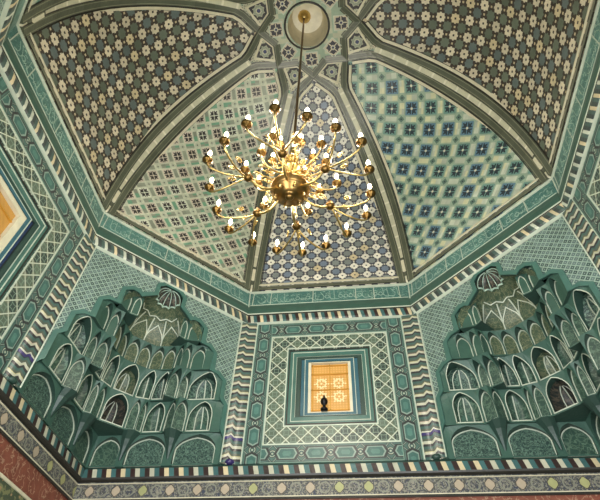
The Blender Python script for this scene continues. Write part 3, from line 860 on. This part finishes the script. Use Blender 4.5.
# base strip of every panel
for c in pm:
    b = MB(); vz = lambda dz: math.asin((dz/HD)**(NS/2))/(PI/2); P = [dome(c-22.5+45*i/12, vz(.10)) for i in range(13)]; Nn = [dn(p) for p in P]
    b.sweep(P, Nn, .13, .02, M['rib']); P2 = [dome(c-22.5+45*i/12, vz(.20)) for i in range(13)]; b.sweep(P2, Nn, .05, .025, M['cream']); b.build('panel_base_strip', ceil)
# small star compartments in the forks, tile field round the oculus
def mk_kite():
    b = B('rosette_kite_tile', .38, bump=.3)
    s = star8(b.u, b.v); r = (b.u*b.u+b.v*b.v).sqrt()
    c = b.mix(b.u.cell(.05).abs().lt(.012)*b.v.cell(.05).abs().lt(.012), srgb(196, 192, 166), srgb(120, 128, 108))
    c = b.mix((s-.135).abs().lt(.03), c, srgb(50, 48, 52)); c = b.mix((s-.075).abs().lt(.02), c, srgb(150, 158, 138)); c = b.mix(s.lt(.035), c, srgb(60, 66, 104))
    return b.done(c)
M['kite'] = mk_kite()
def mk_field():
    b = B('green_star_field', .38, bump=.3)
    r = b.rnd(b.u.idx(.11), b.v.idx(.11)); c = b.vary(b.mix(r.gt(.5), srgb(200, 200, 172), srgb(156, 174, 150)), .15, r)
    return b.done(c)
M['field'] = mk_field()
def mk_sq():
    b = B('dark_rosette_square', .38, bump=.3)
    s = star8(b.u, b.v); a = b.u.abs(); d = b.v.abs()
    c = b.mix((s.lt(.115))*((a.mn(d)).gt(.012)), srgb(208, 196, 170), srgb(48, 46, 58)); c = b.mix(s.lt(.045), c, srgb(200, 196, 176)); c = b.mix(s.lt(.022), c, srgb(40, 44, 84))
    return b.done(c)
M['sq'] = mk_sq()
pl = lambda az, r: Vector((r*math.sin(R(az)), r*math.cos(R(az))))
for k in range(8):
    cz = 22.5+45*k
    Q4 = [pl(cz, 1.60), pl(cz+22.5, 1.12), pl(cz, .86), pl(cz-22.5, 1.12)]
    b = MB(); n = 8; cen = pl(cz, 1.18)
    def bl(i, j): f, g = i/n, j/n; return (Q4[0]*(1-f)+Q4[1]*f)*(1-g)+(Q4[3]*(1-f)+Q4[2]*f)*g
    ax = pl(cz, 1); ay = pl(cz+90, 1)
    b.grid(lambda i, j: dxy(*bl(i, j), .012), n, n, M['kite'], lambda i, j: ((bl(i, j)-cen).dot(ax), (bl(i, j)-cen).dot(ay)))
    b.build('fork_star_tile', ceil, True)
    b = MB(); q = [cen+(x-cen)*.70 for x in Q4]; L = []
    for i in range(4): L += [q[i], (q[i]+q[(i+1) % 4])/2]
    P = [dxy(*x, .012) for x in L]; b.sweep(P, [dn(p) for p in P], .05, .02, M['cream'], True); b.build('fork_border', ceil)
    # field sector
    for e in (0, 1):
        a0 = cz-22.5+e*22.5; a1 = a0+22.5; r0 = 1.12 if e == 0 else .86; r1 = .86 if e == 0 else 1.12
        b = MB()
        def fs(i, j):
            o_ = pl(a0, r0).lerp(pl(a1, r1), i/6); inn_ = pl(a0+(a1-a0)*i/6, .47); return inn_.lerp(o_, j/4)
        b.grid(lambda i, j: dxy(*fs(i, j), .014), 6, 4, M['field'], lambda i, j: tuple(fs(i, j))); b.build('oculus_field', ceil, True)
    a = 45*k; c0 = pl(a, .755); ax = pl(a, 1); ay = pl(a+90, 1); b = MB(); h = .16
    # squares alternate straight and turned
    b.grid(lambda i, j: dxy(*(c0+ax*h*(-1+2*i/3)+ay*h*(-1+2*j/3)), .03), 3, 3, M['sq'], lambda i, j: (h*(-1+2*i/3), h*(-1+2*j/3)))
    L = [c0+ax*h*x+ay*h*y for x, y in ((-1, -1), (0, -1), (1, -1), (1, 0), (1, 1), (0, 1), (-1, 1), (-1, 0))]
    P = [dxy(*x, .02) for x in L]; b.sweep(P, [dn(p) for p in P], .02, .015, M['white'], True)
    b.build('rosette_square', ceil)
# oculus cup
zc = dome(0, v_of(0, .49)).z
b = MB(); b.lathe([(.53, -.0), (.50, -.035), (.485, -.02), (.475, .06), (.45, .35), (.40, .62), (.36, .70)], M['cup'], 32, (AX-.02, 0, zc)); b.build('oculus_drum', ceil, True)
b = MB(); b.lathe([(.37, .69), (.20, .76), (.0, .78)], M['cap'], 32, (AX-.02, 0, zc)); b.build('oculus_cap', ceil, True)
b = MB(); b.lathe([(.535, -.0), (.53, -.035), (.49, -.045), (.485, -.0)], M['dark'], 32, (AX-.02, 0, zc)); b.build('oculus_ring', ceil, True)
# outer masonry shell and roof so no sky light leaks in
b = MB(); b.grid(lambda i, j: dome(-180+360*i/64, j/24, -.35)+Vector((0, 0, .9*(j/24)**2)), 64, 24, M['plaster']); b.build('outer_shell', ceil)
b = MB()
for k in range(8):
    fr = frame(45*k); w = 4.9*T8
    b.face([fr(-miter(-.3), 6.2, -.30), fr(miter(-.3), 6.2, -.30), fr(miter(-.45), 7.6, -.45), fr(-miter(-.45), 7.6, -.45)], M['plaster'])
for x0, x1, y0, y1 in ((-4.4, 4.4, 2, 4.4), (-4.4, 4.4, -4.4, -2), (-4.4, -2, -2, 2), (2, 4.4, -2, 2)):
    pass
b.build('drum_backing', ceil)
for sx, sy in ((1, 1), (-1, 1), (1, -1), (-1, -1)):
    c = Vector((sx*4.35, sy*4.35, 6.5)); b = MB(); b.face([c, Vector((sx*1.4, sy*4.35, 6.5)), Vector((sx*1.6, sy*3.98, 6.5)), Vector((sx*3.98, sy*1.6, 6.5)), Vector((sx*4.35, sy*1.4, 6.5))], M['plaster'], [(0, 0)]*5); b.build('corner_roof', ceil)

# ---------------------------------------------------------------- chandelier
CX, CY, CZ = -.20, 0.0, 4.94
ch = empty('chandelier', (CX, CY, CZ)); tag(ch, 'large gilt branched chandelier with flame bulbs hanging on a thin rod from the dome', 'chandelier')
b = MB(); b.tube([(0, 0, 1.15), (0, 0, zc+.70-CZ)], .022, M['bronze'], 8); b.build('rod', ch)
b = MB(); b.lathe([(0, -.14), (.06, -.13), (.11, -.08), (.15, -.02), (.16, .0), (.0, .01)], M['brass'], 20, (0, 0, zc+.76-CZ)); b.build('ceiling_rose', ch, True)
b = MB(); b.lathe([(0, -.13), (.03, -.125), (.045, -.10), (.03, -.075), (.06, -.06), (.10, -.05), (.105, -.035), (.15, -.02), (.155, .0), (.165, -.004), (.17, .012), (.20, .035), (.205, .06), (.18, .09), (.12, .13), (.06, .17), (.04, .2)], M['old_gold'], 28); b.v = [(x*1.22, y*1.22, z) for x, y, z in b.v]; b.build('bowl', ch, True)
b = MB(); b.lathe([(.04, .18), (.05, .24), (.09, .30), (.10, .36), (.06, .44), (.035, .5), (.05, .55), (.11, .62), (.13, .68), (.09, .76), (.04, .84), (.035, .9), (.07, .96), (.09, 1.02), (.06, 1.1), (.03, 1.2), (.05, 1.28), (.03, 1.36), (.045, 1.42), (.02, 1.56)], M['brass'], 20); b.v = [(x, y, .18+(z-.18)*.72) for x, y, z in b.v]; b.build('baluster_stem', ch, True)
# one candle cup with sleeve and bulb, reused
pan_me = MB(); pan_me.lathe([(0, -.035), (.02, -.03), (.025, -.012), (.052, .0), (.066, .022), (.060, .028), (.03, .014), (.024, .03), (.022, .055), (0, .055)], M['bronze'], 14)
pan0 = pan_me.build('drip_pan', None, True)
cm = MB(); cm.lathe([(.015, .05), (.015, .135), (.0, .137)], M['candle'], 10); can0 = cm.build('candle_sleeve', None, True)
bm = MB(); bm.lathe([(.010, .135), (.022, .155), (.028, .18), (.022, .21), (.010, .24), (.0, .255)], M['bulb'], 10); bul0 = bm.build('flame_bulb', None, True)
def cup(arm, p):
    for i, src in enumerate((pan0, can0, bul0)):
        c = src.copy(); COL.objects.link(c); c.parent = arm; c.location = p
def bez(p0, p1, p2, p3, n=10):
    o = []
    for i in range(n+1):
        t = i/n; o.append(p0*(1-t)**3+p1*3*t*(1-t)**2+p2*3*t*t*(1-t)+p3*t**3)
    return o
def scroll(mb, c, dirv, r0, turns=1.4, m=None):
    P = []
    for i in range(16):
        t = i/15; a = turns*2*PI*t; r = r0*(1-t*.8); P.append(Vector(c)+dirv*(r*math.cos(a))+Vector((0, 0, 1))*(r*math.sin(a)))
    mb.tube(P, [.011*(1-.5*i/15) for i in range(16)], m or M['brass'], 6)
EZ = Vector((0, 0, 1))
for k in range(6):
    a = R(60*k+2); d = Vector((math.sin(a), math.cos(a), 0))
    arm = MB(); n0 = d*.54+EZ*.02
    arm.tube(bez(d*.06+EZ*.16, d*.25+EZ*-.14, d*.38+EZ*-.16, n0), .016, M['brass'])
    arm.lathe([(0, -.06), (.03, -.055), (.055, -.03), (.062, 0), (.04, .025), (.02, .05), (.03, .075), (0, .09)], M['bronze'], 14, tuple(n0))
    scroll(arm, d*.30+EZ*.10, d, .085); scroll(arm, d*.42+EZ*.14, d, .07); scroll(arm, d*.34+EZ*.34, d, .10, 1.8)
    tips = []
    for j, (da, rr_, zz) in enumerate(((-20, 1.0, .02), (0, 1.06, .06), (20, 1.0, .02))):
        e = Vector((math.sin(a+R(da)), math.cos(a+R(da)), 0)); tip = e*rr_+EZ*zz; tips.append(tip)
        mid = (n0+tip)/2
        arm.tube(bez(n0, n0+e*.12-EZ*.10, tip-EZ*.20-e*.02, tip-EZ*.03), .0115, M['brass'])
        scroll(arm, n0+(tip-n0)*.42+EZ*.06, e, .05)
    ao = arm.build('lower_arm', ch, True)
    for t_ in tips: cup(ao, t_)
for k in range(12):
    a = R(30*k+15); d = Vector((math.sin(a), math.cos(a), 0)); r = .48 if k % 2 else .60; z = .42 if k % 2 else .34
    arm = MB(); tip = d*r+EZ*z
    arm.tube(bez(d*.05+EZ*.46, d*.20+EZ*.16, d*(r-.05)+EZ*(z-.26), tip-EZ*.03), .011, M['brass'])
    scroll(arm, d*.26+EZ*.36, d, .06)
    cup(arm.build('upper_arm', ch, True), tip)
for k in range(6):
    a = R(60*k+30); d = Vector((math.sin(a), math.cos(a), 0)); tip = d*.28+EZ*.78
    arm = MB(); arm.tube(bez(d*.04+EZ*.75, d*.14+EZ*.55, d*.26+EZ*.59, tip-EZ*.03), .010, M['brass']); scroll(arm, d*.14+EZ*.72, d, .045)
    cup(arm.build('crown_arm', ch, True), tip)
for o in (pan0, can0, bul0): bpy.data.objects.remove(o)
# small pendants (finials) below the bowl ring
for k in range(6):
    a = R(60*k+32); d = Vector((math.sin(a), math.cos(a), 0)); b = MB()
    b.lathe([(0, -.11), (.012, -.10), (.02, -.08), (.01, -.06), (.018, -.045), (.006, -.02), (.006, .05)], M['brass'], 10, tuple(d*.17+EZ*.02)); b.build('finial', ch, True)

# dark lamp on the sill of the lit window
b = MB(); fr = frame(0); c = fr(-.10, 4.38, -.02)
b.lathe([(0, 0), (.06, .0), (.065, .03), (.03, .06), (.025, .10), (.055, .13), (.065, .17), (.055, .21), (.02, .24), (.015, .28), (0, .30)], M['black'], 14)
o = b.build('sill_lamp', None, True); o.location = (c.x, c.y, 4.36)
tag(o, 'small dark iron lamp standing before the lit amber window', 'lamp')

# ---------------------------------------------------------------- lights
def point(loc, e, col, rad):
    l = bpy.data.lights.new('chandelier_glow', 'POINT'); l.energy = e; l.color = col; l.shadow_soft_size = rad
    o = bpy.data.objects.new('chandelier_glow', l); COL.objects.link(o); o.location = loc
for k in range(6):
    a = R(60*k+32); point((CX+.74*math.sin(a), CY+.74*math.cos(a), CZ+.62), 42, (1, .93, .80), .12)
point((CX, CY, CZ+1.45), 60, (1, .93, .80), .15)
# added lamps standing in for sky light, in the unseen back wall's openings
def area(loc, rot, sx, sy, e, col):
    l = bpy.data.lights.new('daylight_fill', 'AREA'); l.shape = 'RECTANGLE'; l.size = sx; l.size_y = sy; l.energy = e; l.color = col
    o = bpy.data.objects.new('daylight_fill', l); COL.objects.link(o); o.location = loc; o.rotation_euler = rot
for sx in (-2.1, 2.1): area((sx, -4.05, .5), (R(-100), 0, PI), 2.2, 4.0, 330, (.97, .99, 1))

w = bpy.data.worlds.new('World'); scn.world = w; w.use_nodes = True
w.node_tree.nodes['Background'].inputs[0].default_value = (.75, .88, .9, 1); w.node_tree.nodes['Background'].inputs[1].default_value = 1.0

# ---------------------------------------------------------------- camera
cx, cy, yaw, pitch, roll, fpx = 0.4431, -3.2836, R(-8.4005), R(49.1602), R(2.6114), 480.607
fw = Vector((math.sin(yaw)*math.cos(pitch), math.cos(yaw)*math.cos(pitch), math.sin(pitch)))
r = Vector((math.cos(yaw), -math.sin(yaw), 0)); u = r.cross(fw)
r2 = r*math.cos(roll)+u*math.sin(roll); u2 = -r*math.sin(roll)+u*math.cos(roll)
cam = bpy.data.cameras.new('Camera'); co = bpy.data.objects.new('Camera', cam); COL.objects.link(co)
m = Matrix((r2, u2, -fw)).transposed().to_4x4(); m.translation = Vector((cx, cy, 0)); co.matrix_world = m
cam.sensor_width = 36; cam.lens = fpx/600*36; cam.clip_start = .05
scn.camera = co
scn.view_settings.view_transform = 'Standard'; scn.view_settings.look = 'None'; scn.view_settings.gamma = 1
scn.view_settings.exposure = 0.08
